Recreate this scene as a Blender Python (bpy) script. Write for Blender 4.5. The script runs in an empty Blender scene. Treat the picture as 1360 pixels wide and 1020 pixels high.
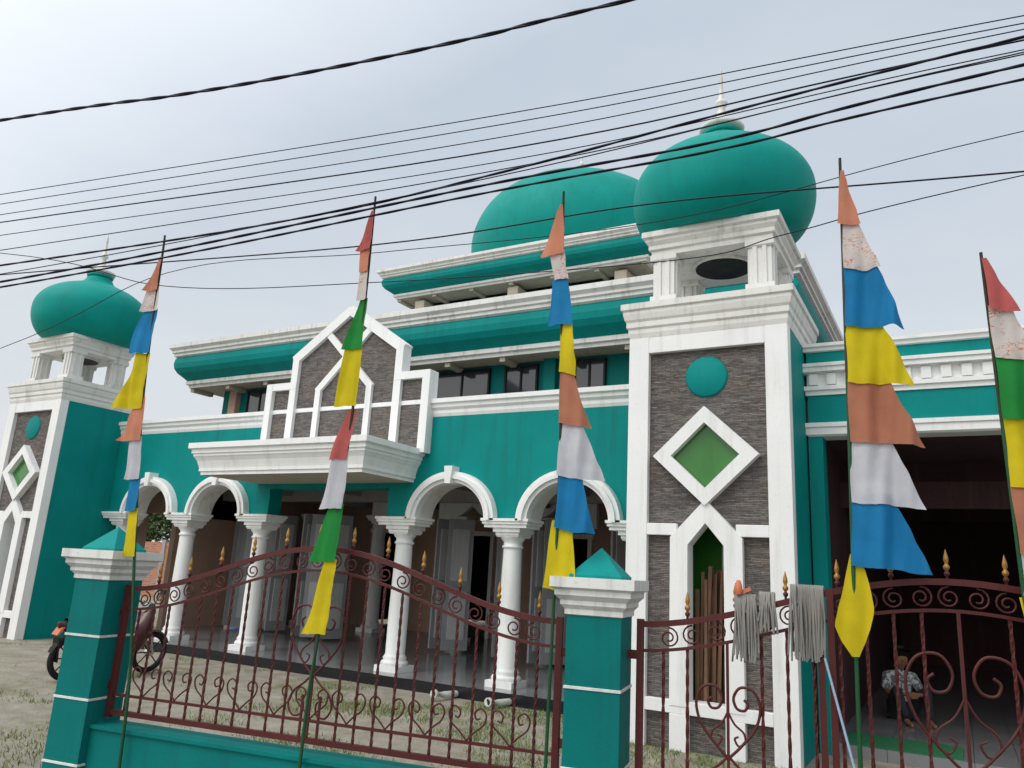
import bpy, math, random
from mathutils import Vector, Matrix, noise
random.seed(7)
sc=bpy.context.scene
R=math.radians
# ---------------------------------------------------------------- materials
def newmat(name):
    m=bpy.data.materials.new(name); m.use_nodes=True
    nt=m.node_tree; b=nt.nodes['Principled BSDF']
    return m,nt,b
def N(nt,t,**k):
    n=nt.nodes.new(t)
    for a,v in k.items(): setattr(n,a,v)
    return n
def L(nt,a,b): nt.links.new(a,b)
def coords(nt,scale=(1,1,1)):
    tc=N(nt,'ShaderNodeTexCoord'); mp=N(nt,'ShaderNodeMapping'); mp.inputs['Scale'].default_value=scale
    L(nt,tc.outputs['Object'],mp.inputs['Vector']); return mp.outputs[0]
def noi(nt,vec,scale,detail=4,rough=.6):
    n=N(nt,'ShaderNodeTexNoise'); n.inputs['Scale'].default_value=scale; n.inputs['Detail'].default_value=detail; n.inputs['Roughness'].default_value=rough
    L(nt,vec,n.inputs['Vector']); return n.outputs['Fac']
def ramp(nt,fac,p0,p1,c0=(0,0,0,1),c1=(1,1,1,1)):
    r=N(nt,'ShaderNodeValToRGB'); r.color_ramp.elements[0].position=p0; r.color_ramp.elements[1].position=p1
    r.color_ramp.elements[0].color=c0; r.color_ramp.elements[1].color=c1
    L(nt,fac,r.inputs[0]); return r.outputs[0]
def mix(nt,fac,a,b,mode='MIX'):
    m=N(nt,'ShaderNodeMix'); m.data_type='RGBA'; m.blend_type=mode
    for s,v in ((m.inputs[0],fac),(m.inputs[6],a),(m.inputs[7],b)):
        if hasattr(v,'is_output'): L(nt,v,s)
        elif isinstance(v,(int,float)): s.default_value=v
        else: s.default_value=(*v[:3],1)
    return m.outputs[2]
def bump(nt,b,h,strength=.2,dist=.01):
    n=N(nt,'ShaderNodeBump'); n.inputs['Strength'].default_value=strength; n.inputs['Distance'].default_value=dist
    L(nt,h,n.inputs['Height']); L(nt,n.outputs[0],b.inputs['Normal'])
def paint(name,col,rough=.6,grime=(.18,.17,.14),ga=.25,va=.14,bs=.15,spec=.25):
    m,nt,b=newmat(name)
    v=coords(nt); 
    c=mix(nt,ramp(nt,noi(nt,v,1.3,5),.3,.7),[x*(1-va) for x in col],[min(1,x*(1+va*.5)) for x in col])
    st=noi(nt,coords(nt,(7,7,.5)),1.0,5,.65)
    f=N(nt,'ShaderNodeMath',operation='MULTIPLY'); L(nt,ramp(nt,st,.52,.8),f.inputs[0]); f.inputs[1].default_value=ga
    c=mix(nt,f.outputs[0],c,grime)
    sp=noi(nt,v,28,3,.7)
    f2=N(nt,'ShaderNodeMath',operation='MULTIPLY'); L(nt,ramp(nt,sp,.6,.75),f2.inputs[0]); f2.inputs[1].default_value=ga*.5
    c=mix(nt,f2.outputs[0],c,grime)
    L(nt,c,b.inputs['Base Color']); b.inputs['Roughness'].default_value=rough
    b.inputs['Specular IOR Level'].default_value=spec
    bump(nt,b,noi(nt,v,40,5),bs,.01)
    return m
M={}
M['teal']=paint('teal_paint',(.0012,.225,.212),.6,grime=(.012,.09,.085),ga=.5,va=.12,spec=.12)
M['teal2']=paint('teal_paint_deep',(.0012,.165,.155),.6,grime=(.01,.08,.075),ga=.45,spec=.12)
M['dome']=paint('dome_teal',(.001,.262,.228),.55,grime=(.008,.13,.12),ga=.5,va=.12,bs=.08,spec=.12)
M['white']=paint('white_paint',(.79,.80,.79),.55,ga=.28,va=.05)
M['white2']=paint('white_trim_weathered',(.71,.71,.68),.6,ga=.60,va=.08)
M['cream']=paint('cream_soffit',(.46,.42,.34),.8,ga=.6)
M['peach']=paint('peach_wall',(.44,.29,.22),.8,ga=.3)
M['grey']=paint('grey_panel',(.36,.37,.39),.6,ga=.3)
M['panelw']=paint('door_panel_white',(.58,.59,.60),.6,ga=.3)
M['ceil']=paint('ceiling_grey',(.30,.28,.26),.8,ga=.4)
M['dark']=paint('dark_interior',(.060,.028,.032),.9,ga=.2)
M['green']=paint('green_wall',(.035,.20,.02),.5,grime=(.015,.10,.01),ga=.5)
M['gglass']=paint('green_glass_panel',(.028,.17,.02),.18,grime=(.012,.08,.01),ga=.5,spec=.5)
M['wood']=paint('wood_plank',(.24,.14,.09),.75,grime=(.05,.03,.02),ga=.8,va=.4)
M['iron']=paint('maroon_iron',(.085,.013,.012),.5,grime=(.03,.015,.01),ga=.7,va=.3,spec=.35)
M['gold']=paint('gold_paint',(.36,.18,.035),.4,grime=(.12,.07,.02),ga=.6,va=.2,spec=.6); M['gold'].node_tree.nodes['Principled BSDF'].inputs['Metallic'].default_value=.4
M['black']=paint('black_rubber_and_shade',(.012,.012,.014),.6,ga=.2)  # also the painted shade of the lantern ceiling opening and pipe mouths
M['cable']=paint('cable_black',(.010,.009,.022),.5,ga=.0)
M['pole']=paint('bamboo_green',(.012,.075,.028),.5,grime=(.03,.03,.02),ga=.7)
M['poledark']=paint('bamboo_dark',(.035,.035,.02),.7,ga=.4)
M['chrome']=paint('chrome',(.5,.5,.5),.25,ga=.1); M['chrome'].node_tree.nodes['Principled BSDF'].inputs['Metallic'].default_value=.9
M['redp']=paint('motor_red',(.055,.006,.009),.3,ga=.2,spec=.5)
M['mop']=paint('mop_yarn',(.27,.26,.24),.95,grime=(.12,.11,.1),ga=.8,va=.3)
M['orange']=paint('orange_plastic',(.6,.18,.09),.4)
M['bluep']=paint('blue_plastic',(.05,.2,.5),.4)
M['handle']=paint('pale_blue_handle',(.33,.45,.58),.4)
M['pvc']=paint('pvc_pipe',(.6,.6,.56),.4)
M['skin']=paint('skin',(.25,.12,.07),.6,ga=0,va=.05)
M['hair']=paint('hair',(.01,.009,.008),.6,ga=0)
M['trous']=paint('trousers',(.03,.03,.035),.9,ga=0)
M['matg']=paint('mat_green',(.02,.14,.06),.95,ga=.3,bs=.6)
M['conc']=paint('concrete',(.32,.31,.29),.85,ga=.6)
M['bark']=paint('bark',(.09,.065,.045),.9,ga=.6,bs=.8)
m,nt,b=newmat('patterned_shirt'); v=coords(nt)
L(nt,mix(nt,ramp(nt,noi(nt,v,22,3),.47,.53),(.11,.12,.13),(.5,.5,.5)),b.inputs['Base Color']); b.inputs['Roughness'].default_value=.9; M['shirt']=m
def stone():
    m,nt,b=newmat('slate_strip_cladding')
    tc=N(nt,'ShaderNodeTexCoord'); s=N(nt,'ShaderNodeSeparateXYZ'); cb=N(nt,'ShaderNodeCombineXYZ')
    L(nt,tc.outputs['Object'],s.inputs[0]); 
    wob=N(nt,'ShaderNodeTexNoise'); wob.inputs['Scale'].default_value=14; L(nt,tc.outputs['Object'],wob.inputs['Vector'])
    mm=N(nt,'ShaderNodeMath',operation='MULTIPLY_ADD'); mm.inputs[1].default_value=.022; L(nt,wob.outputs['Fac'],mm.inputs[0]); L(nt,s.outputs[2],mm.inputs[2])
    L(nt,s.outputs[0],cb.inputs[0]); L(nt,mm.outputs[0],cb.inputs[1])
    br=N(nt,'ShaderNodeTexBrick'); br.inputs['Scale'].default_value=1; br.inputs['Brick Width'].default_value=.10; br.inputs['Row Height'].default_value=.019
    br.inputs['Mortar Size'].default_value=.0018; br.inputs['Mortar Smooth'].default_value=.6; br.inputs['Bias'].default_value=.0; br.offset=.37; br.squash=1.6; br.squash_frequency=3
    br.inputs['Color1'].default_value=(.14,.133,.128,1); br.inputs['Color2'].default_value=(.26,.25,.24,1); br.inputs['Mortar'].default_value=(.03,.027,.025,1)
    L(nt,cb.outputs[0],br.inputs['Vector'])
    mp=N(nt,'ShaderNodeMapping'); mp.inputs['Scale'].default_value=(14,14,52); L(nt,tc.outputs['Object'],mp.inputs[0])
    n1=noi(nt,mp.outputs[0],1,6,.75)
    c=mix(nt,.8,br.outputs['Color'],ramp(nt,n1,.3,.72,(.40,.39,.38,1),(1.35,1.3,1.27,1)),'MULTIPLY')
    n2=noi(nt,tc.outputs['Object'],2.5,3)
    c=mix(nt,ramp(nt,n2,.4,.7),c,mix(nt,1,c,(1.14,1.04,.96),'MULTIPLY'))
    L(nt,c,b.inputs['Base Color']); b.inputs['Roughness'].default_value=.9; b.inputs['Specular IOR Level'].default_value=.2
    ad=N(nt,'ShaderNodeMath',operation='MULTIPLY_ADD'); ad.inputs[1].default_value=1.4; L(nt,n1,ad.inputs[0])
    bw=N(nt,'ShaderNodeRGBToBW'); L(nt,br.outputs['Color'],bw.inputs[0]); 
    a2=N(nt,'ShaderNodeMath',operation='MULTIPLY'); a2.inputs[1].default_value=3; L(nt,bw.outputs[0],a2.inputs[0]); L(nt,a2.outputs[0],ad.inputs[2])
    bump(nt,b,ad.outputs[0],.9,.018)
    return m
M['stone']=stone()
m,nt,b=newmat('orange_brick'); tc=N(nt,'ShaderNodeTexCoord'); s=N(nt,'ShaderNodeSeparateXYZ'); cb=N(nt,'ShaderNodeCombineXYZ'); L(nt,tc.outputs['Object'],s.inputs[0]); L(nt,s.outputs[0],cb.inputs[0]); L(nt,s.outputs[2],cb.inputs[1])
br=N(nt,'ShaderNodeTexBrick'); br.inputs['Scale'].default_value=1; br.inputs['Brick Width'].default_value=.22; br.inputs['Row Height'].default_value=.07; br.inputs['Mortar Size'].default_value=.008
br.inputs['Color1'].default_value=(.30,.10,.05,1); br.inputs['Color2'].default_value=(.42,.17,.09,1); br.inputs['Mortar'].default_value=(.3,.28,.25,1); L(nt,cb.outputs[0],br.inputs['Vector']); L(nt,br.outputs['Color'],b.inputs['Base Color']); b.inputs['Roughness'].default_value=.9; bump(nt,b,br.outputs['Fac'],-.5,.01); M['brick']=m
m,nt,b=newmat('glossy_floor_tile'); v=coords(nt); br=N(nt,'ShaderNodeTexBrick'); br.offset=0; br.inputs['Scale'].default_value=1; br.inputs['Brick Width'].default_value=.4; br.inputs['Row Height'].default_value=.4; br.inputs['Mortar Size'].default_value=.004
br.inputs['Color1'].default_value=(.17,.175,.18,1); br.inputs['Color2'].default_value=(.22,.225,.23,1); br.inputs['Mortar'].default_value=(.06,.06,.06,1); L(nt,v,br.inputs['Vector']); L(nt,br.outputs['Color'],b.inputs['Base Color']); b.inputs['Roughness'].default_value=.15; M['tile']=m
m,nt,b=newmat('black_granite_edge'); b.inputs['Base Color'].default_value=(.012,.012,.016,1); b.inputs['Roughness'].default_value=.2; M['granite']=m
m,nt,b=newmat('window_glass'); b.inputs['Base Color'].default_value=(.03,.035,.04,1); b.inputs['Roughness'].default_value=.08; b.inputs['Specular IOR Level'].default_value=.7; M['glass']=m
m,nt,b=newmat('yard_ground'); v=coords(nt)
sand=mix(nt,ramp(nt,noi(nt,v,3,6),.3,.7),(.34,.31,.25),(.54,.50,.43))
sand=mix(nt,ramp(nt,noi(nt,v,45,3,.8),.35,.7),mix(nt,1,sand,(.66,.64,.6),'MULTIPLY'),sand)
g=ramp(nt,noi(nt,v,.8,7,.72),.53,.70)
c=mix(nt,g,sand,mix(nt,ramp(nt,noi(nt,v,14,5),.3,.7),(.08,.12,.03),(.22,.24,.09)))
L(nt,c,b.inputs['Base Color']); b.inputs['Roughness'].default_value=.95; b.inputs['Specular IOR Level'].default_value=.1; bump(nt,b,noi(nt,v,18,8,.75),.9,.05); M['ground']=m
m,nt,b=newmat('asphalt'); v=coords(nt); L(nt,mix(nt,ramp(nt,noi(nt,v,60,4),.3,.7),(.035,.035,.035),(.075,.073,.07)),b.inputs['Base Color']); b.inputs['Roughness'].default_value=.9; M['asphalt']=m
m,nt,b=newmat('grass_blade'); v=coords(nt); L(nt,mix(nt,ramp(nt,noi(nt,v,5,3),.3,.7),(.06,.12,.02),(.18,.24,.05)),b.inputs['Base Color']); b.inputs['Roughness'].default_value=.8; M['grass']=m
m,nt,b=newmat('leaf_foliage'); v=coords(nt); L(nt,mix(nt,ramp(nt,noi(nt,v,2,4),.3,.7),(.03,.07,.015),(.09,.15,.03)),b.inputs['Base Color']); b.inputs['Roughness'].default_value=.6; M['leaf']=m
def cloth(name,col,text=False):
    m,nt,b=newmat(name); v=coords(nt)
    c=mix(nt,ramp(nt,noi(nt,v,6,5),.3,.75),[x*.78 for x in col],col)
    if text:
        w=noi(nt,coords(nt,(20,20,48)),1.0,2,.5)
        a=N(nt,'ShaderNodeMath',operation='SUBTRACT'); L(nt,w,a.inputs[0]); a.inputs[1].default_value=.5
        ab=N(nt,'ShaderNodeMath',operation='ABSOLUTE'); L(nt,a.outputs[0],ab.inputs[0])
        ln=ramp(nt,ab.outputs[0],.010,.028,(1,1,1,1),(0,0,0,1))
        mk=ramp(nt,noi(nt,v,9,1),.46,.55)
        f=N(nt,'ShaderNodeMath',operation='MULTIPLY'); L(nt,ln,f.inputs[0]); L(nt,mk,f.inputs[1])
        c=mix(nt,f.outputs[0],c,(.58,.18,.10))
    L(nt,c,b.inputs['Base Color']); b.inputs['Roughness'].default_value=.75; b.inputs['Specular IOR Level'].default_value=.2
    vv=noi(nt,coords(nt,(90,90,90)),1,2); bump(nt,b,vv,.1,.003)
    tr=N(nt,'ShaderNodeBsdfTranslucent'); L(nt,c,tr.inputs[0]); mx=N(nt,'ShaderNodeMixShader'); mx.inputs[0].default_value=.3
    L(nt,b.outputs[0],mx.inputs[1]); L(nt,tr.outputs[0],mx.inputs[2]); L(nt,mx.outputs[0],nt.nodes['Material Output'].inputs[0]); return m
C={'or':cloth('cloth_orange',(.66,.26,.16)),'wt':cloth('cloth_white_text',(.72,.65,.61),True),'bl':cloth('cloth_blue',(.015,.22,.48)),'ye':cloth('cloth_yellow',(.72,.57,.015)),
'br':cloth('cloth_rust',(.50,.20,.12)),'wh':cloth('cloth_white',(.64,.64,.68)),'gr':cloth('cloth_green',(.02,.27,.05)),'rd':cloth('cloth_red',(.56,.13,.12))}
# ---------------------------------------------------------------- mesh builder
class B:
    def __init__(s): s.v=[];s.f=[];s.m=[];s.s=[];s.mats=[]
    def mi(s,mat):
        mat=M[mat] if isinstance(mat,str) else mat
        if mat not in s.mats: s.mats.append(mat)
        return s.mats.index(mat)
    def add(s,vs,fs,mat,smooth=False):
        o=len(s.v); s.v+= [tuple(x) for x in vs]; k=s.mi(mat)
        for f in fs: s.f.append([i+o for i in f]); s.m.append(k); s.s.append(smooth)
    def box(s,x0,x1,y0,y1,z0,z1,mat):
        s.add([(x0,y0,z0),(x1,y0,z0),(x1,y1,z0),(x0,y1,z0),(x0,y0,z1),(x1,y0,z1),(x1,y1,z1),(x0,y1,z1)],
          [(0,3,2,1),(4,5,6,7),(0,1,5,4),(1,2,6,5),(2,3,7,6),(3,0,4,7)],mat)
    def obox(s,c,ax,ay,az,mat):
        c=Vector(c);ax,ay,az=Vector(ax),Vector(ay),Vector(az)
        vs=[c+sx*ax+sy*ay+sz*az for sz in(-1,1) for sx,sy in((-1,-1),(1,-1),(1,1),(-1,1))]
        s.add(vs,[(0,3,2,1),(4,5,6,7),(0,1,5,4),(1,2,6,5),(2,3,7,6),(3,0,4,7)],mat)
    def rect(s,x0,x1,y0,y1,rings,capt=None,capb=None):
        P=[[(x0-o,y0-o,z),(x1+o,y0-o,z),(x1+o,y1+o,z),(x0-o,y1+o,z)] for o,z,_ in rings]
        for i in range(len(P)-1):
            a,b=P[i],P[i+1]
            s.add(a+b,[(k,(k+1)%4,4+(k+1)%4,4+k) for k in range(4)],rings[i][2])
        if capb: s.add(P[0],[(3,2,1,0)],capb)
        if capt: s.add(P[-1],[(0,1,2,3)],capt)
    def prism(s,poly,y0,y1,mat,smooth=False):
        n=len(poly); a=[(x,y0,z) for x,z in poly]; b=[(x,y1,z) for x,z in poly]
        s.add(a,[tuple(range(n))],mat); s.add(b,[tuple(range(n))[::-1]],mat)
        s.add(a+b,[(k,n+k,n+(k+1)%n,(k+1)%n) for k in range(n)],mat)
    def strip(s,p,q,w,y0,y1,mat):
        d=Vector((q[0]-p[0],q[1]-p[1])).normalized(); nn=Vector((-d.y,d.x))*w/2
        s.prism([(p[0]+nn.x,p[1]+nn.y),(q[0]+nn.x,q[1]+nn.y),(q[0]-nn.x,q[1]-nn.y),(p[0]-nn.x,p[1]-nn.y)],y0,y1,mat)
    def lathe(s,cx,cy,prof,mat,n=32,axis='z',smooth=True,z0=0):
        vs=[]
        for r,z in prof:
            for i in range(n):
                a=2*math.pi*i/n
                if axis=='z': vs.append((cx+r*math.cos(a),cy+r*math.sin(a),z+z0))
                elif axis=='y': vs.append((cx+r*math.cos(a),z,cy+r*math.sin(a)))
                else: vs.append((z,cx+r*math.cos(a),cy+r*math.sin(a)))
        fs=[(j*n+i,j*n+(i+1)%n,(j+1)*n+(i+1)%n,(j+1)*n+i) for j in range(len(prof)-1) for i in range(n)]
        s.add(vs,fs,mat,smooth)
        s.add(vs[:n],[tuple(range(n))[::-1]],mat); s.add(vs[-n:],[tuple(range(n))],mat)
    def tube(s,pts,r,mat,n=6,smooth=True):
        pts=[Vector(p) for p in pts]; vs=[]; up=Vector((0,1,0))
        for i,p in enumerate(pts):
            d=(pts[min(i+1,len(pts)-1)]-pts[max(i-1,0)]).normalized()
            a=d.cross(up)
            if a.length<.15: a=d.cross(Vector((1,0,0)))
            a.normalize(); b2=d.cross(a).normalized(); rr=r[i] if isinstance(r,(list,tuple)) else r
            for k in range(n):
                t=2*math.pi*k/n; vs.append(p+a*math.cos(t)*rr+b2*math.sin(t)*rr)
        fs=[(j*n+i,j*n+(i+1)%n,(j+1)*n+(i+1)%n,(j+1)*n+i) for j in range(len(pts)-1) for i in range(n)]
        s.add(vs,fs,mat,smooth); s.add(vs[:n],[tuple(range(n))[::-1]],mat); s.add(vs[-n:],[tuple(range(n))],mat)
    def build(s,name,parent=None,bevel=0,fix=True,loc=None,rot=None):
        me=bpy.data.meshes.new(name); me.from_pydata(s.v,[],s.f)
        for mt in s.mats: me.materials.append(mt)
        me.polygons.foreach_set('material_index',s.m); me.polygons.foreach_set('use_smooth',s.s); me.update()
        if fix:
            import bmesh
            bm=bmesh.new(); bm.from_mesh(me); bmesh.ops.recalc_face_normals(bm,faces=bm.faces); bm.to_mesh(me); bm.free()
        o=bpy.data.objects.new(name,me); sc.collection.objects.link(o)
        if parent: o.parent=parent
        if loc: o.location=loc
        if rot: o.rotation_euler=rot
        if bevel:
            md=o.modifiers.new('bevel','BEVEL'); md.width=bevel; md.segments=2; md.limit_method='ANGLE'; md.angle_limit=R(50)
        return o
def empty(name,loc=(0,0,0),rz=0):
    o=bpy.data.objects.new(name,None); o.location=loc; o.rotation_euler=(0,0,rz); sc.collection.objects.link(o); return o
def cat(pts,k=6):
    P=[Vector(p) for p in pts]; P=[P[0]*2-P[1]]+P+[P[-1]*2-P[-2]]; out=[]
    for i in range(1,len(P)-2):
        for j in range(k):
            t=j/k; a,b,c,d=P[i-1],P[i],P[i+1],P[i+2]
            out.append(.5*((2*b)+(c-a)*t+(2*a-5*b+4*c-d)*t*t+(3*b-a-3*c+d)*t**3))
    out.append(P[-2]); return out
# ---------------------------------------------------------------- mosque
mosque=empty('mosque')
def column(b,x,y,z0,z1,r=.15):
    h=z1-z0
    b.rect(x-r*1.45,x+r*1.45,y-r*1.45,y+r*1.45,[(0,z0,'white'),(0,z0+.09,'white')],capt='white')
    b.lathe(x,y,[(r*1.35,z0+.091),(r*1.45,z0+.12),(r*1.35,z0+.15),(r*1.15,z0+.17),(r*1.25,z0+.20),(r*1.1,z0+.23),(r*1.02,z0+.26),(r*1.03,z0+h*.4),(r*.9,z1-.30),(r*.9,z1-.29),(r*1.05,z1-.28),(r*1.05,z1-.255),(r*.92,z1-.245),(r*.92,z1-.2),(r*1.15,z1-.16),(r*1.25,z1-.13)],'white',28)
    q=r*1.3
    b.rect(x-q,x+q,y-q,y+q,[(-.02,z1-.131,'white'),(0,z1-.10,'white'),(0,z1-.07,'white'),(.03,z1-.06,'white'),(.03,z1,'white')],capt='white',capb='white')
def dome(b,cx,cy,prof,tip,ring_z,s=1):
    pr=[Vector((r,z,0)) for r,z in prof]; pr=cat(pr,5); b.lathe(cx,cy,[(max(p.x,.001),p.y) for p in pr],'dome',72)
    z=ring_z
    b.lathe(cx,cy,[(.19*s,z-.09*s),(.25*s,z-.07*s),(.27*s,z-.02*s),(.2*s,z)],'dome',32)
    b.lathe(cx,cy,[(.2*s,z),(.28*s,z+.02*s),(.30*s,z+.06*s),(.25*s,z+.10*s),(.16*s,z+.12*s)],'white2',32)
    b.lathe(cx,cy,[(.16*s,z+.12*s),(.12*s,z+.18*s),(.06*s,z+.26*s),(.05*s,z+.40*s),(.085*s,z+.44*s),(.085*s,z+.47*s),(.04*s,z+.52*s),(.022*s,tip-.22*s),(.03*s,tip-.2*s),(.006,tip)],'white2',20)
def tower(name,cx,ddx):
    t=empty(name); t.parent=mosque
    Y0=8.55
    b=B()
    b.box(cx-.93,cx-.68,Y0,8.72,0,4.64,'white'); b.box(cx+.68,cx+.93,Y0,8.72,0,4.64,'white')
    b.box(cx-.68,cx+.68,Y0+.002,8.72,4.40,4.64,'white')
    b.box(cx-.68,cx-.33,Y0+.002,8.7,2.24,2.37,'white'); b.box(cx+.33,cx+.68,Y0+.002,8.7,2.24,2.37,'white')
    P=lambda l:[(cx+x,z) for x,z in l]
    b.prism(P([(-.40,.45),(-.40,2.22),(0,2.64),(0,2.38),(-.20,2.14),(-.20,.45)]),Y0-.012,8.75,'white')
    b.prism(P([(0,2.38),(0,2.64),(.40,2.22),(.40,.45),(.20,.45),(.20,2.14)]),Y0-.012,8.75,'white')
    b.box(cx-.68,cx+.68,Y0-.004,8.78,.37,.50,'white')
    b.box(cx-.40,cx-.2,Y0-.01,8.7,0,.369,'white'); b.box(cx+.2,cx+.40,Y0-.01,8.7,0,.369,'white')
    O=[(0,3.70),(-.60,3.135),(0,2.57),(.60,3.135)]; I=[(0,3.51),(-.39,3.135),(0,2.76),(.39,3.135)]
    for k in range(4):
        j=(k+1)%4; b.prism(P([O[k],O[j],I[j],I[k]]),Y0-.04,8.66,'white')
    b.build('frame',t,.006)
    b=B()
    b.prism(P([(-.70,0),(-.70,4.42),(0,4.42),(0,2.41),(-.22,2.13),(-.22,0)]),8.625,8.71,'stone')
    b.prism(P([(0,2.41),(0,4.42),(.70,4.42),(.70,0),(.22,0),(.22,2.13)]),8.625,8.71,'stone')
    b.box(cx-.2,cx+.2,8.63,8.7,0,.369,'stone'); b.build('stone_cladding',t)
    b=B(); b.prism(P([(0,3.5),(-.38,3.135),(0,2.77),(.38,3.135)]),8.605,8.62,'gglass'); b.build('diamond_panel',t)
    b=B(); b.lathe(cx,4.07,[(.001,8.60),(.225,8.60),(.245,8.615),(.245,8.63)],'teal',40,'y'); b.build('disc',t)
    b=B(); b.box(cx-.925,cx-.85,8.72,10.2,0,4.6,'teal'); b.box(cx+.85,cx+.925,8.72,10.2,0,4.6,'teal'); b.box(cx-.85,cx+.85,9.3,9.38,0,4.6,'green'); b.box(cx-.85,cx+.85,8.73,10.1,4.45,4.6,'white'); b.box(cx-.85,cx+.85,8.73,10.1,.0,.16,'tile')
    b.box(cx+.0,cx+.05,9.24,9.3,.16,4.45,'white'); b.rect(cx+.09,cx+.5,9.2,9.3,[(0,1.95,'white'),(.02,1.97,'white'),(.02,2.03,'white'),(.05,2.05,'white'),(.05,2.12,'white')],capt='white',capb='white'); b.box(cx+.12,cx+.47,9.22,9.3,.16,1.95,'white2')
    b.build('body',t)
    b=B()
    b.rect(cx-.93,cx+.93,Y0,10.2,[(.0,4.60,'white2'),(.014,4.66,'white2'),(.014,4.71,'white2'),(.034,4.735,'white2'),(.034,4.80,'white2'),(.052,4.83,'white2'),(.068,4.90,'white2'),(.068,4.935,'white2'),(.092,4.955,'white2'),(.092,5.03,'white2')],capt='white2',capb='white2')
    b.build('cornice',t,.004)
    x0,x1,y0,y1=cx-.70,cx+.78,8.66,9.92
    b=B(); b.rect(x0-.03,x1+.03,y0-.03,y1+.03,[(0,5.031,'white2'),(0,5.09,'white2')],capt='white2')
    for px in (x0,x1-.31):
        for py in (y0,y1-.31):
            b.box(px+.02,px+.29,py+.02,py+.29,5.09,5.72,'white2')
            b.box(px+.075,px+.125,py,py+.31,5.10,5.70,'white2'); b.box(px+.185,px+.235,py,py+.31,5.10,5.70,'white2')
            b.box(px,px+.31,py+.075,py+.125,5.10,5.699,'white2'); b.box(px,px+.31,py+.185,py+.235,5.10,5.699,'white2')
            b.rect(px,px+.31,py,py+.31,[(.012,5.09,'white2'),(.012,5.16,'white2'),(-.01,5.17,'white2')]); b.rect(px,px+.31,py,py+.31,[(-.01,5.62,'white2'),(.012,5.64,'white2'),(.012,5.71,'white2')])
    b.rect(x0,x1,y0,y1,[(-.0,5.70,'white2'),(.0,5.76,'white2'),(.03,5.78,'white2'),(.03,5.83,'white2'),(.065,5.88,'white2'),(.065,5.91,'white2'),(.10,5.93,'white2'),(.10,6.0,'white2')],capt='white2',capb='white2')
    b.lathe((x0+x1)/2,(y0+y1)/2,[(.35,5.665),(.385,5.665),(.385,5.699)],'white2',36)
    b.lathe((x0+x1)/2,(y0+y1)/2,[(.345,5.652),(.345,5.699)],'black',36)  # solid black disc, painted shade for the opening in the lantern ceiling
    b.build('lantern',t,.004)
    b=B(); dome(b,cx+ddx,9.28,[(.84,6.0),(.99,6.12),(1.105,6.32),(1.15,6.56),(1.125,6.79),(1.00,7.0),(.78,7.17),(.52,7.29),(.33,7.39),(.24,7.52)],8.60,7.60,1)
    b.build('dome',t)
    return t
tower('corner_tower_west',-16.29,.20); tower('corner_tower_east',-2.405,.04)
# facade arcade
b=B()
AC=[-13.97,-11.98,-6.72,-4.73]; rx,rz,zs=.64,.57,2.46
def arc(c,a,bz,n=28): return [(c-a*math.cos(math.pi*i/n),zs+bz*math.sin(math.pi*i/n)) for i in range(n+1)]
def wallseg(xl,xr,c):
    n=28; A=arc(c,rx,rz); half=n//2
    b.prism([(xl,zs-.02)]+[(c-rx,zs-.02)]+A[:half+1]+[(c,4.14),(xl,4.14)],9.95,10.25,'teal')
    b.prism(A[half:]+[(c+rx,zs-.02),(xr,zs-.02),(xr,4.14),(c,4.14)],9.95,10.25,'teal')
wallseg(-15.36,-12.97,AC[0]); wallseg(-12.97,-10.98,AC[1]); wallseg(-7.72,-5.72,AC[2]); wallseg(-5.72,-3.33,AC[3])
b.box(-10.98,-7.72,9.95,10.25,2.95,4.14,'teal')
b.box(-10.98,-10.7,9.951,10.25,zs-.02,2.95,'teal'); b.box(-8.0,-7.72,9.951,10.25,zs-.02,2.95,'teal')
b.build('arcade_wall',mosque)
b=B()
for c in AC:
    for (ra,rb,za,zb,y) in ((.635,.69,.565,.62,9.83),(.69,.75,.62,.68,9.78),(.75,.81,.68,.735,9.815)):
        Ai,Ao=arc(c,ra,za),arc(c,rb,zb)
        for i in range(len(Ai)-1): b.prism([Ai[i],Ao[i],Ao[i+1],Ai[i+1]],y,9.96,'white')
    Ai=arc(c,.642,.572)
    for i in range(len(Ai)-1):
        b.prism([Ai[i],Ai[i+1],(Ai[i+1][0]*.985+c*.015,(Ai[i+1][1]-zs)*.985+zs),(Ai[i][0]*.985+c*.015,(Ai[i][1]-zs)*.985+zs)],9.96,10.30,'white2')
    b.prism([(c-.05,3.0),(c+.05,3.0),(c+.075,3.27),(c-.075,3.27)],9.74,9.97,'white')
for xa,xb in ((-15.35,AC[0]-.64),(AC[0]+.64,AC[1]-.64),(AC[1]+.64,-10.62),(-8.08,AC[2]-.64),(AC[2]+.64,AC[3]-.64),(AC[3]+.64,-3.34)):
    b.rect(xa,xb,9.86,10.28,[(0,2.36,'white'),(0,2.40,'white'),(.025,2.41,'white'),(.025,2.445,'white'),(.045,2.45,'white'),(.045,2.49,'white')],capt='white',capb='white')
b.build('arch_trim',mosque)
b=B()
for x in (-14.95,-12.98,-10.98,-7.72,-5.72,-3.75): column(b,x,10.12,.15,2.36)
for x in (-14.6,-12.4,-9.95,-7.7,-5.4): column(b,x,15.2,.15,2.9,.17)
b.build('columns',mosque)
b=B()
b.rect(-15.36,-3.34,10.0,10.2,[(.05,4.10,'white'),(.07,4.15,'white'),(.07,4.20,'white'),(.11,4.24,'white'),(.11,4.29,'white'),(.15,4.31,'white'),(.15,4.38,'white')],capt='white',capb='white')
b.build('parapet_cornice',mosque,.004)
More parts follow.
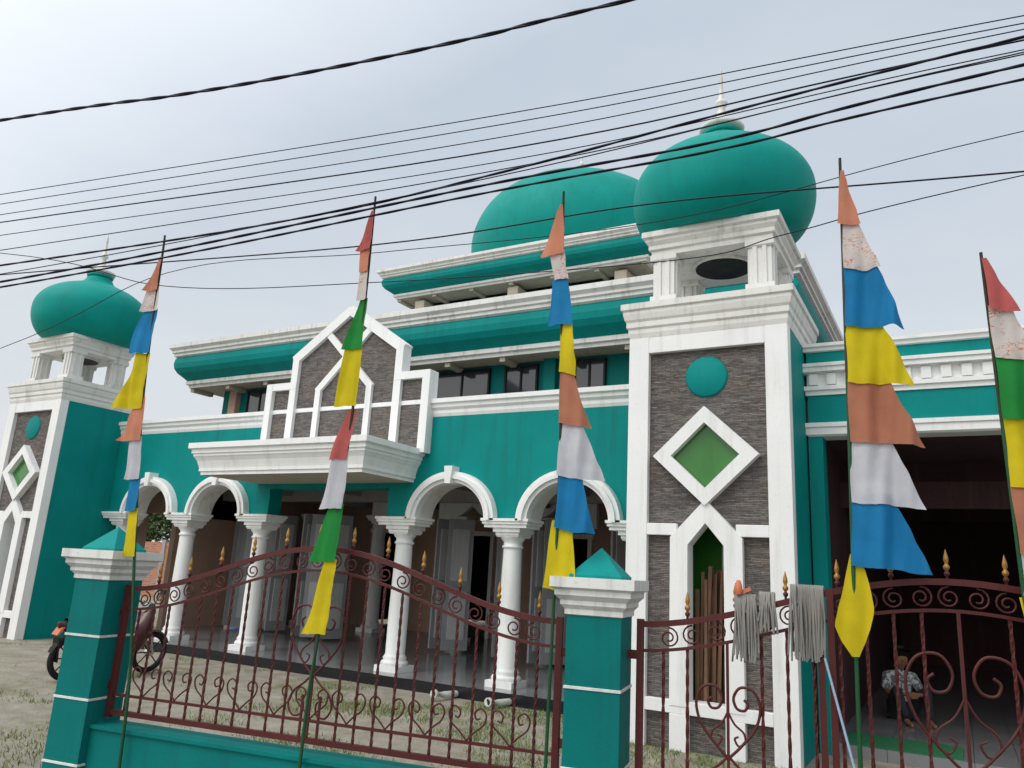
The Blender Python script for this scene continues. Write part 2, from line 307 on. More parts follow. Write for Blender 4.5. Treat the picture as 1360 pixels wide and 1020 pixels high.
b=B(); b.box(-15.35,-3.36,9.62,16.6,-.05,.15,'tile'); b.box(-15.35,-3.36,9.58,9.62,-.05,.152,'granite'); b.build('porch_floor',mosque)
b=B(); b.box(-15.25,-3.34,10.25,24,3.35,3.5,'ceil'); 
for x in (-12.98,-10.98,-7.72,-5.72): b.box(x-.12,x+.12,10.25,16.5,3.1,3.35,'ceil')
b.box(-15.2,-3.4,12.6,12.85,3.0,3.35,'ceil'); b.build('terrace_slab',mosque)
b=B()
xs=[-15.2,-13.6,-12.6,-11.0,-9.9,-8.3,-7.3,-5.7,-4.7,-3.4]
b.box(-15.2,-3.4,16.5,16.7,2.6,3.35,'peach')
for i in range(0,9,2): b.box(xs[i],xs[i+1],16.5,16.7,.15,2.6,'peach')
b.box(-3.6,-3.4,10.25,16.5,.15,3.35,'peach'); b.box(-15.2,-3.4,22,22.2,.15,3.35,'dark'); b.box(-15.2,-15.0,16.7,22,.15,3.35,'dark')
b.box(-15.25,-15.1,10.26,10.75,.15,3.35,'peach'); b.box(-15.25,-15.1,11.45,13.15,.15,3.35,'peach'); b.box(-15.25,-15.1,13.95,16.5,.15,3.35,'peach'); b.box(-15.25,-15.1,10.75,13.95,2.55,3.35,'peach')
b.build('prayer_hall_wall',mosque)
b=B()
for i in range(1,8,2):
    x0,x1=xs[i],xs[i+1]; c=(x0+x1)/2
    b.box(x0-.06,x0+.04,16.44,16.52,.15,2.6,'white'); b.box(x1-.04,x1+.06,16.44,16.52,.15,2.6,'white'); b.box(x0-.1,x1+.1,16.43,16.52,2.55,2.66,'white')
for (x,y,a) in ((-14.5,12.9,70),(-14.1,12.8,55),(-13.6,13.0,55),(-13.2,12.9,80),(-12.1,12.6,80),(-11.7,12.5,40),(-11.3,12.6,75),(-9.0,13.2,70),(-8.6,13.1,50),(-7.4,13.0,50),(-6.6,12.8,72),(-6.3,12.8,48),(-5.0,12.6,75),(-4.5,12.6,55)):
    ca,sa=math.cos(R(a)),math.sin(R(a))
    b.obox((x,y,1.45),(.26*ca,.26*sa,0),(-.022*sa,.022*ca,0),(0,0,1.25),'grey')
    b.obox((x+.03*sa,y-.03*ca,2.0),(.17*ca,.17*sa,0),(-.012*sa,.012*ca,0),(0,0,.5),'panelw'); b.obox((x+.03*sa,y-.03*ca,.85),(.17*ca,.17*sa,0),(-.012*sa,.012*ca,0),(0,0,.45),'panelw')
for x in (-11.6,-9.6,-7.4,-5.2):
    b.prism([(x-.9,2.7),(x-.6,2.7),(x-.5,2.85),(x-.25,2.95),(x,3.15),(x+.25,2.95),(x+.5,2.85),(x+.6,2.7),(x+.9,2.7),(x+.9,3.34),(x-.9,3.34)],14.98,15.1,'white')
b.build('inner_doors',mosque)
b=B(); w='white'
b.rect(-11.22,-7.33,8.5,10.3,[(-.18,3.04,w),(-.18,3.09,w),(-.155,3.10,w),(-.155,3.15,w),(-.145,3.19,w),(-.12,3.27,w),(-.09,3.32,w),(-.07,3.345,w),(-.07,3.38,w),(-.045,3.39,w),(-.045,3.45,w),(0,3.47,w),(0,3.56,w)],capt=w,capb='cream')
b.build('entrance_canopy',mosque,.004)
g=-9.10; b=B()
G=lambda l:[(g+x,z) for x,z in l]
b.prism(G([(-1.80,3.5),(-1.80,4.80),(-1.2,4.80),(-1.2,5.3),(0,6.1),(0,3.5)]),9.86,10.0,'stone')
b.prism(G([(0,3.5),(0,6.1),(1.2,5.3),(1.2,4.80),(1.8,4.8),(1.8,3.5)]),9.86,10.0,'stone')
b.build('gable_stone',mosque)
b=B(); k=0
S=[((-1.77,3.5),(-1.77,4.86),.15),((1.79,3.5),(1.79,4.86),.15),((-1.84,4.80),(-1.12,4.80),.13),((1.86,4.80),(1.12,4.80),.13),
((-1.19,3.5),(-1.19,5.36),.15),((1.19,3.5),(1.19,5.36),.15),((-1.25,5.28),(.02,6.12),.17),((1.25,5.28),(-.02,6.12),.17),
((-.58,3.5),(-.58,4.72),.12),((.58,3.5),(.58,4.72),.12),((-.62,4.66),(.55,5.78),.12),((.62,4.66),(-.55,5.78),.12)]
for p,q,wd in S:
    k+=1; b.strip((g+p[0],p[1]),(g+q[0],q[1]),wd,9.775+.0025*k,10.02-.002*k,'white')
b.build('gable_frame',mosque,.005)
b=B(); b.box(-15.7,-2.8,12.7,24.5,3.5,5.75,'teal2'); b.build('upper_wall',mosque)
b=B()
for x0,x1 in ((-14.75,-13.95),(-12.9,-11.7),(-11.3,-10.4),(-9.17,-7.92),(-7.5,-6.84),(-6.0,-5.43),(-4.8,-4.1)):
    b.box(x0,x1,12.66,12.69,4.6,5.62,'glass')
    for xx in (x0-.04,x1): b.box(xx,xx+.04,12.63,12.70,4.56,5.66,'black')
    b.box(x0-.04,x1+.04,12.628,12.70,5.62,5.67,'black'); b.box((x0+x1)/2-.02,(x0+x1)/2+.02,12.64,12.68,4.6,5.62,'black')
b.box(-4.0,-3.7,12.4,12.69,3.5,5.6,'teal2')
for x in (-15.2,-13.3,-9.9,-6.5): b.box(x-.12,x+.12,12.55,12.71,3.5,5.74,'peach' if x<-15 else 'teal2')
b.build('upper_windows',mosque)
def tier(name,x0,x1,y0,y1,zt,sc_,inset):
    b=B(); T='teal'; w='white2'
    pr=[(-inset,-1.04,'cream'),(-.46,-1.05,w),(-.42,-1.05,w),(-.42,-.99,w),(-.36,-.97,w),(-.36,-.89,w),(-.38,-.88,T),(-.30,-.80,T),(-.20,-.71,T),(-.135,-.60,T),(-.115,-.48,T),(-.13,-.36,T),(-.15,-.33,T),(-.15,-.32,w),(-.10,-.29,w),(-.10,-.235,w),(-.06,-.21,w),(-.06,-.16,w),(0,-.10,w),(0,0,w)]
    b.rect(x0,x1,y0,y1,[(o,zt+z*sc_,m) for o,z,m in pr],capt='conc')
    n=int((x1-x0)/1.3)
    for i in range(n+1):
        x=x0+.5+(x1-x0-1)*i/n
        b.box(x-.06,x+.06,y0+.47,y0+inset+.02,zt-1.14*sc_,zt-1.05*sc_,'cream')
    n=int((y1-y0)/1.3)
    for i in range(1,n+1):
        y=y0+.5+(y1-y0-1)*i/n
        for xa,xb in ((x0+.47,x0+inset+.02),(x1-inset-.02,x1-.47)): b.box(xa,xb,y-.06,y+.06,zt-1.14*sc_,zt-1.05*sc_,'cream')
    b.build(name,mosque,.004)
tier('lower_roof_cornice',-16.75,-1.73,11.7,25.5,6.77,1.0,1.05)
b=B(); b.box(-12.3,-6.3,16.3,22.4,6.7,8.75,'teal'); b.rect(-12.3,-6.3,16.3,22.4,[(.03,8.3,'white2'),(.06,8.34,'white2'),(.06,8.45,'white2'),(.1,8.47,'white2'),(.1,8.52,'white2')],capt='white2',capb='white2')
for x in (-12.2,-9.3,-6.4): b.box(x-.15,x+.15,15.75,16.3,8.3,8.72,'cream')
b.build('clerestory_drum',mosque)
tier('upper_roof_cornice',-13.35,-5.3,15.2,23.4,9.57,.72,1.1)
b=B(); b.lathe(-9.2,19.3,[(3.0,9.56),(3.0,9.75),(2.85,9.78)],'white2',72)
dome(b,-9.2,19.3,[(2.8,9.7),(3.03,10.15),(3.18,10.8),(3.12,11.45),(2.80,12.1),(2.25,12.6),(1.55,12.93),(.9,13.12),(.46,13.24),(.27,13.33)],14.35,13.42,1.15)
b.build('main_dome',mosque)
# east annex hall
b=B(); w='white'
b.box(-1.45,9.0,9.62,9.9,3.55,4.55,'teal')
b.rect(-1.45,9.0,9.62,9.9,[(.0,3.50,w),(.03,3.52,w),(.03,3.60,w),(.05,3.61,w),(.05,3.66,w)],capt=w,capb=w)
b.rect(-1.45,9.0,9.62,9.9,[(.02,4.0,w),(.02,4.05,w),(.05,4.06,w),(.05,4.10,w),(.05,4.11,w)],capt=w,capb=w)
b.rect(-1.45,9.0,9.62,9.9,[(.02,4.26,w),(.09,4.28,w),(.09,4.33,w),(.11,4.34,w),(.11,4.38,w)],capt=w,capb=w)
x=-1.42
while x<9: b.box(x,x+.1,9.57,9.63,4.12,4.258,w); x+=.2
b.box(-1.45,9.0,9.612,9.63,4.111,4.2595,w)
b.rect(-1.45,9.0,9.62,9.9,[(.0,4.54,w),(.03,4.55,w),(.03,4.59,w),(.06,4.60,w),(.06,4.64,w)],capt='conc',capb=w)
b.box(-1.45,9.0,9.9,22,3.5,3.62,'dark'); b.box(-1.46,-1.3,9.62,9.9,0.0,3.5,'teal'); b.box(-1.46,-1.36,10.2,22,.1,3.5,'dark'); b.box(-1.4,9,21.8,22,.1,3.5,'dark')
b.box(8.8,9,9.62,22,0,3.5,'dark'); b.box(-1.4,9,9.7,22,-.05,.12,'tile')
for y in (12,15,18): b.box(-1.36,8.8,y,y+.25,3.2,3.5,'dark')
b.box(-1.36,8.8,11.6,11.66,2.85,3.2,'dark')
b.build('east_annex',mosque)
b=B(); b.box(-1.25,-.1,9.75,10.5,.121,.135,'matg'); b.build('floor_mat')
b=B()
for i in range(22):
    x=-2.60+.38*random.random(); x2=x+random.uniform(-.05,.12); y=8.78+.015*i; h=random.uniform(1.45,1.95)
    a=Vector((x,y,.16)); c=Vector((min(x2,-2.22),y+.12,h)); d=(c-a)/2
    b.obox((a+c)/2,(random.uniform(.014,.028),random.uniform(-.01,.01),0),(0,.01,0),d,'wood')
b.build('wooden_planks')
for i,(x,y) in enumerate(((-6.2,9.3),(-5.35,9.3))):
    b=B(); b.tube([(x,y+.32,.05),(x,y,.07),(x-.02,y-.22,.10)],.045,'pvc',16); b.tube([(x-.02,y-.20,.1),(x-.022,y-.235,.102)],.055,'pvc',16); b.tube([(x-.022,y-.236,.102),(x-.0221,y-.2365,.102)],.038,'black',16); b.build('drain_pipe')  # last black disc paints the shade inside the pipe mouth
# ---------------------------------------------------------------- fence
AZ=R(10.2); P0=(-1.94,4.54,0)
def pillar(t):
    b=B(); h=.165; T='teal2'; w='white2'
    b.rect(-h,h,-h,h,[(.0,0,T),(0,1.52,T)])
    for z in (.22,.66,1.10): b.rect(-h,h,-h,h,[(.0,z,w),(.006,z+.002,w),(.006,z+.016,w),(0,z+.018,w)])
    b.rect(-h,h,-h,h,[(.0,1.515,w),(.012,1.52,w),(.012,1.55,w),(.035,1.575,w),(.035,1.60,w),(.065,1.63,w),(.065,1.66,w),(.09,1.675,w),(.09,1.735,w)],capt=w,capb=w)
    b.rect(-h,h,-h,h,[(-.005,1.735,'teal'),(-.005,1.75,'teal'),(-.164,1.92,'teal')])
    e=(math.cos(AZ),math.sin(AZ))
    return b.build('gate_pillar',None,.004,loc=(P0[0]+e[0]*t,P0[1]+e[1]*t,0),rot=(0,0,AZ))
pillar(0.01);pillar(-3.89);pillar(3.95)
b=B(); b.rect(-3.725,-.155,-.1,.1,[(0,0,'teal2'),(0,.47,'teal2'),(.02,.475,'teal2'),(.02,.50,'teal2')],capt='teal2'); b.build('boundary_wall',None,.004,loc=P0,rot=(0,0,AZ))
def spiral(cx,cz,r,a0,turns,d=1,n=22,rend=.25):
    return [(cx+(r*(1-(1-rend)*i/n))*math.cos(a0+d*2*math.pi*turns*i/n),0,cz+(r*(1-(1-rend)*i/n))*math.sin(a0+d*2*math.pi*turns*i/n)) for i in range(n+1)]
def panel(name,x0,x1,zb,peak,zend,zpk,spacing,hearts,spear,stiles=()):
    b=B(); I='iron'
    W=max(peak-x0,x1-peak)
    def top(x):
        u=(x-peak)/W; return zpk-(zpk-zend)*(1-math.cos(math.pi*min(1,abs(u))))/2
    def rail(off,r,y=0):
        pts=[(x0+(x1-x0)*i/40,y,top(x0+(x1-x0)*i/40)-off) for i in range(41)]
        for a,c in zip(pts,pts[1:]):
            a,c=Vector(a),Vector(c); d=(c-a)/2; b.obox((a+c)/2,d*1.02,(0,r,0),Vector((-d.z,0,d.x)).normalized()*r,I)
    rail(0,.017); rail(.15,.009)
    b.box(x0-.02,x0+.02,-.02,.02,zb-.02,top(x0)+.03,I); b.box(x1-.02,x1+.02,-.02,.02,zb-.02,top(x1)+.03,I)
    for zz in (zb+.18,top(x0)-.2):
        b.box(x0-.075,x0-.02,-.012,.012,zz,zz+.05,I); b.box(x1+.02,x1+.075,-.012,.012,zz,zz+.05,I)
    b.box(x0+.02,x1-.02,-.017,.017,zb,zb+.035,I); b.box(x0+.02,x1-.02,-.009,.009,zb+.13,zb+.148,I)
    for s in stiles: b.box(s-.045,s-.01,-.02,.02,zb,top(s)+.03,I); b.box(s+.01,s+.045,-.021,.021,zb,top(s)+.03,I)
    n=round((x1-x0)/spacing)
    for i in range(1,n):
        x=x0+(x1-x0)*i/n
        inh=any(abs(x-h)<.17 for h,_,_ in hearts)
        z1=top(x)-.15
        zz=[zb+.03+(z1-zb-.03)*j/40 for j in range(41)]
        if not inh:
            vs=[];hw=.0075
            for j,z in enumerate(zz):
                a=j*.55
                for q in range(4): vs.append((x+hw*1.41*math.cos(a+q*math.pi/2),hw*1.41*math.sin(a+q*math.pi/2),z))
            b.add(vs,[(j*4+q,j*4+(q+1)%4,j*4+4+(q+1)%4,j*4+4+q) for j in range(40) for q in range(4)],I)
        else:
            b.box(x-.007,x+.007,-.007,.007,zb+.03,zb+.3,I)
        if i%spear==0:
            z=top(x)+.015
            b.lathe(x,0,[(.007,z),(.007,z+.015),(.013,z+.02),(.015,z+.032),(.008,z+.04),(.007,z+.045)],I,10)
            b.lathe(x,0,[(.007,z+.045),(.015,z+.055),(.017,z+.066),(.009,z+.077),(.008,z+.082),(.0135,z+.098),(.012,z+.115),(.001,z+.158)],'gold',10)
    k=int((x1-x0-.1)/.135)
    for i in range(k):
        x=x0+.1+(x1-x0-.2)*(i+.5)/k; zc=top(x)-.082; d=1 if i%2 else -1
        b.tube(spiral(x,zc,.058,math.pi/2,1.6,d),.0055,I,5)
    k=int((x1-x0-.3)/.27)
    for i in range(k):
        x=x0+.15+(x1-x0-.3)*(i+.5)/k
        for d in (-1,1):
            b.tube(cat([(x,0,zb+.15),(x+d*.05,0,zb+.20),(x+d*.11,0,zb+.25),(x+d*.125,0,zb+.31),(x+d*.09,0,zb+.345),(x+d*.05,0,zb+.32),(x+d*.06,0,zb+.28),(x+d*.085,0,zb+.285)],4),.006,I,5)
    for hx,hz,s in hearts:
        for d in (-1,1):
            pts=[(0,0),(.10,.10),(.21,.24),(.25,.40),(.20,.52),(.10,.54),(.045,.46),(.07,.38),(.13,.37),(.155,.42),(.125,.45)]
            b.tube(cat([(hx+d*p*s,0,hz+q*s) for p,q in pts],5),.008,I,6)
            pts=[(0,.02),(.07,-.05),(.16,-.12),(.20,-.22),(.15,-.30),(.07,-.28),(.06,-.20),(.11,-.18)]
            b.tube(cat([(hx+d*p*s,0,hz+q*s) for p,q in pts],5),.0075,I,6)
            pts=[(0,.35),(.05,.26),(.12,.20),(.13,.13),(.08,.10),(.05,.15),(.08,.17)]
            b.tube(cat([(hx+d*p*s,0,hz+q*s) for p,q in pts],5),.006,I,6)
        b.box(hx-.008,hx+.008,-.008,.008,zb+.03,top(hx)-.15,I)
    return b.build(name,None,0,loc=P0,rot=(0,0,AZ))
panel('iron_fence',-3.68,-.24,.56,-1.97,1.46,1.83,.135,[(-1.97,.98,.85)],2)
panel('iron_gate',.26,3.70,.06,1.93,1.48,1.82,.135,[(.76,.8,.7),(1.95,.85,1.1),(3.1,.8,.7)],2,stiles=(1.29,))
def fw(t,n,z):
    c,s=math.cos(AZ),math.sin(AZ); return (P0[0]+c*t-s*n,P0[1]+s*t+c*n,z)
# ---------------------------------------------------------------- flags
def flagpole(pts,segs,ph):
    root=empty('flag_pole_banner',P0,AZ)
    def px(z):
        for (a,za),(c,zc) in zip(pts,pts[1:]):
            if za<=z<=zc: return a+(c-a)*(z-za)/(zc-za)
        return pts[-1][0]
    b=B(); Q=cat([(t,-.15,z) for t,z in pts],8); n=len(Q)
    cut=int(n*.6); b.tube(Q[:cut+1],[.012-.003*i/n for i in range(cut+1)],'pole',8); b.tube(Q[cut:],[.0105-.005*i/n for i in range(n-cut)],'poledark',8)
    b.build('pole',root)
    for si,sg in enumerate(segs):
        if len(sg)==7: col,zt,zb,lt,rt,lb,rb=sg; keys=[(zt,lt,rt),(zb,lb,rb)]
        else: col,keys=sg
        zt,zb=keys[0][0],keys[-1][0]; rb=keys[-1][2]
        def lr(z):
            for (a,l0,r0),(c,l1,r1) in zip(keys,keys[1:]):
                if c-1e-6<=z<=a+1e-6:
                    q=(a-z)/(a-c); return l0+(l1-l0)*q,r0+(r1-r0)*q
            return keys[-1][1:]
        b=B(); nu,nv=26,26; vs=[]
        for j in range(nv+1):
            v=j/nv
            for i in range(nu+1):
                u=i/nu
                z=zt+(zb-zt)*v
                l,r=lr(z)
                x=px(z)+l+(r-l)*u
                e=x-px(z); ex=min(1,abs(e)/.22)
                y=-.168+.0045*(si%2)+(.034*math.sin(e*28+z*2.2+ph)+.016*math.sin(e*57-z*5+ph*2))*(.12+.88*ex)+.006*math.sin(z*9+ph)+(-.010*(v**3)+.008*(1-v)**3)
                fr2=.003*noise.noise(Vector((x*40,si*3.1+ph,0)))+.006*noise.noise(Vector((x*9,si*3.1+ph,4)))
                zz=z-(u*v*.03 if rb>.1 else 0)+.005*math.sin(e*22+ph)*v+(fr2 if j==nv else 0)
                x+=.003*math.sin(z*14+ph)+(.006*noise.noise(Vector((z*14,ph,9))) if i==nu else 0)
                vs.append((x,y,zz))
        b.add(vs,[(j*(nu+1)+i,j*(nu+1)+i+1,(j+1)*(nu+1)+i+1,(j+1)*(nu+1)+i) for j in range(nv) for i in range(nu)],C[col],True)
        b.build('pennant_%d'%(si+1),root,fix=False)
flagpole([(-3.34,0),(-3.36,.3),(-3.40,.9),(-3.57,1.92),(-3.72,3.0),(-3.77,4.15),(-3.78,4.34)],
 [('or',4.14,3.84,-.02,.01,-.12,.02),('wt',3.86,3.66,-.10,.02,-.13,.03),('bl',3.68,3.30,-.10,.03,-.20,.02),('ye',3.30,2.84,-.10,.02,-.30,.0),('or',2.94,2.58,-.03,.02,-.22,.02),('wh',2.62,2.28,-.10,.02,-.15,.02),('bl',2.30,2.04,-.07,.03,-.11,.02),('ye',2.06,1.70,-.06,.03,-.10,.03)],.3)
flagpole([(-1.91,0),(-1.90,.3),(-1.89,.9),(-1.86,1.33),(-1.79,2.6),(-1.775,3.6),(-1.78,4.46)],
 [('rd',4.34,4.02,-.01,.01,-.12,.01),('or',4.04,3.84,-.10,.0,-.06,.01),('wt',3.86,3.62,-.06,.01,-.07,.01),('gr',3.64,3.24,-.05,.02,-.12,.03),('ye',3.26,2.82,-.10,.03,-.13,.03),('rd',2.80,2.44,-.03,.03,-.12,.02),('wh',2.50,2.10,-.08,.03,-.16,.04),('gr',2.14,1.74,-.06,.04,-.16,.05),('ye',1.76,1.27,-.02,.06,-.13,.07)],1.1)
flagpole([(-.27,0),(-.26,.3),(-.25,1.0),(-.24,2.4),(-.27,3.5),(-.29,4.32)],
 [('or',4.22,3.84,-.02,.0,-.15,.02),('wt',3.88,3.66,-.09,.02,-.05,.05),('bl',3.68,3.34,-.07,.04,-.09,.09),('ye',3.36,3.02,0,.08,-.01,.11),('br',3.05,2.68,0,.08,-.01,.20),('wh',2.73,2.34,0,.12,-.01,.30),('bl',2.39,2.02,0,.14,-.01,.24),('ye',2.07,1.66,-.03,.10,-.06,.14)],2.0)
flagpole([(1.42,0),(1.43,1.4),(1.45,2.6),(1.46,3.4),(1.475,4.33)],
 [('or',4.24,3.88,0,.02,-.03,.10),('wt',3.92,3.60,0,.08,-.0,.20),('bl',3.62,3.24,0,.17,-.0,.31),('ye',3.28,2.90,0,.18,-.0,.34),('br',2.93,2.56,0,.20,-.0,.38),('wh',2.60,2.22,0,.20,-.0,.36),('bl',2.27,1.88,0,.20,-.01,.38),('ye',[(1.94,-.012,.03),(1.86,-.03,.06),(1.74,-.06,.085),(1.66,-.085,.088),(1.56,-.105,.075),(1.48,-.07,.05),(1.41,-.02,.015)])],3.3)
flagpole([(2.25,0),(2.23,1.5),(2.20,2.8),(2.18,3.64)],
 [('rd',3.60,3.30,0,.02,0,.15),('wt',3.32,3.02,0,.11,0,.22),('gr',3.04,2.68,0,.14,0,.26),('ye',2.70,2.32,0,.13,0,.27),('br',2.34,1.98,0,.15,0,.28),('wh',2.0,1.74,0,.15,0,.22),('ye',1.76,1.45,-.02,.10,0,.12)],4.2)
# ---------------------------------------------------------------- cables
def cable(pts,off,r,twist=0):
    (ta,za),(tb,zb)=pts[0],pts[1]; (tc,zc),(td,zd)=pts[-2],pts[-1]
    e0=(ta-9,za-(zb-za)/(tb-ta)*9*.6); e1=(td+7,zd+(zd-zc)/(td-tc)*7*.8)
    Q=cat([(t,off,z) for t,z in [e0]+pts+[e1]],24 if twist else 10)
    b=B()
    if twist:
        L_=[0]
        for a,c in zip(Q,Q[1:]): L_.append(L_[-1]+(c-a).length)
        Q2=[];n=int(L_[-1]/.05)
        j=0
        for i in range(n):
            s=L_[-1]*i/n
            while L_[j+1]<s: j+=1
            Q2.append(Q[j].lerp(Q[j+1],(s-L_[j])/(L_[j+1]-L_[j])))
        for ph in (0,math.pi):
            b.tube([q+Vector((0,math.cos(i*.5+ph)*r*.5,math.sin(i*.5+ph)*r*twist)) for i,q in enumerate(Q2)],r*.78,'cable',6)
    else: b.tube(Q,r,'cable',6)
    b.build('overhead_cable',None,loc=P0,rot=(0,0,AZ),fix=False)
cable([(-5.91,5.68),(-3.72,5.58),(-2.15,5.56),(-.87,5.59),(.19,5.65)],-.3,.0125,.5)
cable([(-5.67,4.87),(-.65,4.90),(2.48,5.02)],-.3,.004)
cable([(-5.64,4.77),(-.65,4.82),(2.47,4.97)],-.3,.004)
cable([(-5.60,4.66),(-.64,4.72),(2.47,4.93)],-.3,.004)
cable([(-5.60,4.60),(-.64,4.64),(2.47,4.88)],-.27,.006)
cable([(-5.56,4.48),(-.64,4.56),(2.46,4.83)],-.25,.004)
cable([(-5.51,4.33),(-.6,4.50),(2.46,4.80)],-.25,.0045)
cable([(-5.46,4.15),(-2.32,4.27),(-.63,4.45),(2.46,4.88)],-.3,.0095,.12)
cable([(-5.41,3.99),(-.79,4.36),(.79,4.47),(2.45,4.70)],-.3,.0105,.2)
cable([(-5.40,3.95),(-.79,4.31),(.79,4.42),(2.44,4.62)],-.28,.0095,.12)
cable([(-5.38,4.05),(-.79,4.39),(2.44,4.76)],-.33,.0045)
cable([(-8.04,4.98),(-2.73,4.88),(.07,5.01),(2.90,4.95)],1.5,.008)
cable([(-8.13,5.28),(-5.37,4.63),(-2.69,4.47),(.27,4.45),(1.2,4.61),(2.9,4.92)],1.5,.005)
cable([(-8.3,3.9),(-5.4,4.80),(-2.69,4.80),(.2,4.85),(2.9,5.3)],1.52,.0045)
for t in (-15.5,9.8):
    b=B(); x,y,_=fw(t,-.3,0); b.lathe(x,y,[(.16,0),(.14,3),(.11,8)],'conc',20); b.obox((x,y,5.6),(.05*math.sin(AZ)*-1,.05*math.cos(AZ),0),(.6*math.cos(AZ),.6*math.sin(AZ),0),(0,0,.05),'poledark'); b.build('utility_pole')
# ---------------------------------------------------------------- mops
def mop(t,w,zt,zb,n):
    b=B()
    for i in range(n):
        x=t+w*(i/(n-1)-.5); sd=random.choice((-1,-1,1)); l=zb+random.uniform(-.02,.05); dx=random.uniform(-.02,.02)
        b.tube(cat([(x,-sd*.03,zt-.08),(x,0,zt+.02),(x+dx*.4,sd*.032,zt-.03),(x+dx,sd*(.03+random.uniform(-.01,.015)),(zt+l)/2),(x+dx*1.4+random.uniform(-.01,.01),sd*.03,l)],4),.006,'mop',5)
    return b
b=mop(.865,.11,1.67,1.33,40); b.lathe(.83,-.03,[(.015,1.69),(.022,1.71),(.02,1.74),(.01,1.77)],'orange',12); b.obox((.86,-.01,1.71),(.035,0,.015),(0,.012,0),(-.004,0,.010),'orange'); b.build('string_mop',loc=P0,rot=(0,0,AZ))
mop(.985,.08,1.69,1.50,26).build('string_mop',loc=P0,rot=(0,0,AZ))
b=mop(1.20,.17,1.74,1.37,70); b.tube([(1.28,-.03,1.38),(1.40,-.08,.85),(1.50,-.14,.004)],.007,'handle',10); b.build('string_mop',loc=P0,rot=(0,0,AZ))
# ---------------------------------------------------------------- motorcycle
def moto():
    root=empty('motorcycle')
    b=B()
    def wheel(x):
        n=40;k=10;vs=[]
        for i in range(n):
            a=2*math.pi*i/n
            for j in range(k):
                c=2*math.pi*j/k; r=.255+.04*math.cos(c); vs.append((x+r*math.cos(a),.038*math.sin(c),.295+r*math.sin(a)))
        b.add(vs,[(i*k+j,((i+1)%n)*k+j,((i+1)%n)*k+(j+1)%k,i*k+(j+1)%k) for i in range(n) for j in range(k)],'black',True)
        for i in range(8):
            a=i*math.pi/4; b.tube([(x+.03*math.cos(a),0,.295+.03*math.sin(a)),(x+.22*math.cos(a),0,.295+.22*math.sin(a))],.01,'black',5)
        b.lathe(x,.295,[(.05,-.05),(.06,0),(.05,.05)],'chrome',16,'y')
        vs=[]
        for i in range(14):
            a=R(20+i*11)
            for yy in(-.05,0,.05): vs.append((x+(.325-abs(yy)*.4)*math.cos(a),yy,.295+(.325-abs(yy)*.4)*math.sin(a)))
        b.add(vs,[(i*3+j,i*3+j+1,i*3+j+4,i*3+j+3) for i in range(13) for j in range(2)],'redp' if x>0 else 'black',True)
    wheel(.62);wheel(-.62)
    for s in(-1,1):
        b.tube([(.62,s*.07,.295),(.50,s*.07,.68),(.44,s*.06,.90)],.02,'chrome',8)
        b.tube([(-.62,s*.09,.295),(-.1,s*.1,.35)],.022,'black',8); b.tube([(-.60,s*.11,.33),(-.48,s*.11,.62)],.028,'black',8)
        b.tube(cat([(.42,0,.95),(.40,s*.12,1.0),(.34,s*.25,1.02),(.26,s*.34,1.0)]),.014,'black',8)
        b.tube([(.36,s*.22,1.02),(.38,s*.26,1.12),(.38,s*.30,1.19)],.006,'black',6); b.obox((.38,s*.32,1.21),(.01,0,0),(0,.05,0),(0,0,.035),'black')
    secs=[(.50,.06,.55,.98),(.42,.17,.40,.97),(.32,.19,.30,.80),(.18,.12,.28,.62),(0,.11,.30,.60),(-.2,.13,.32,.68),(-.45,.13,.48,.72),(-.70,.09,.60,.76),(-.88,.03,.70,.78)]
    vs=[]
    for x,w,z0,z1 in secs:
        for a in range(12):
            c=2*math.pi*a/12; vs.append((x,w*math.copysign(abs(math.cos(c))**.7,math.cos(c)),(z0+z1)/2+(z1-z0)/2*math.copysign(abs(math.sin(c))**.7,math.sin(c))))
    n=12; b.add(vs,[(j*n+i,j*n+(i+1)%n,(j+1)*n+(i+1)%n,(j+1)*n+i) for j in range(len(secs)-1) for i in range(n)]+[tuple(range(12)),tuple(range(96,108))],'redp',True)
    seat=[(.02,.08,.60,.68),(-.1,.12,.62,.74),(-.4,.13,.68,.80),(-.72,.10,.75,.84),(-.78,.05,.78,.82)]; vs=[]
    for x,w,z0,z1 in seat:
        for a in range(12):
            c=2*math.pi*a/12; vs.append((x,w*math.cos(c),(z0+z1)/2+(z1-z0)/2*math.sin(c)))
    b.add(vs,[(j*n+i,j*n+(i+1)%n,(j+1)*n+(i+1)%n,(j+1)*n+i) for j in range(4) for i in range(n)],'black',True)
    b.lathe(0,.93,[(.02,.50),(.08,.49),(.09,.44),(.06,.36)],'chrome',18,'x')
    b.obox((0,0,.27),(.16,0,0),(0,.11,0),(0,0,.10),'black'); b.tube([(.1,-.13,.28),(-.2,-.15,.22),(-.7,-.17,.32)],[.02,.035,.045],'black',10)
    b.obox((-.86,0,.66),(.03,0,.05),(0,.06,0),(.02,0,0),'orange'); b.tube([(0,.1,.25),(.02,.28,.02)],.01,'black',6)
    b.obox((-.84,0,.42),(.02,0,-.16),(0,.07,0),(.008,0,0),'black')
    b.build('body',root,.006)
    root.location=(-10.52,7.22,0); root.rotation_euler=(R(5),0,R(92))
moto()
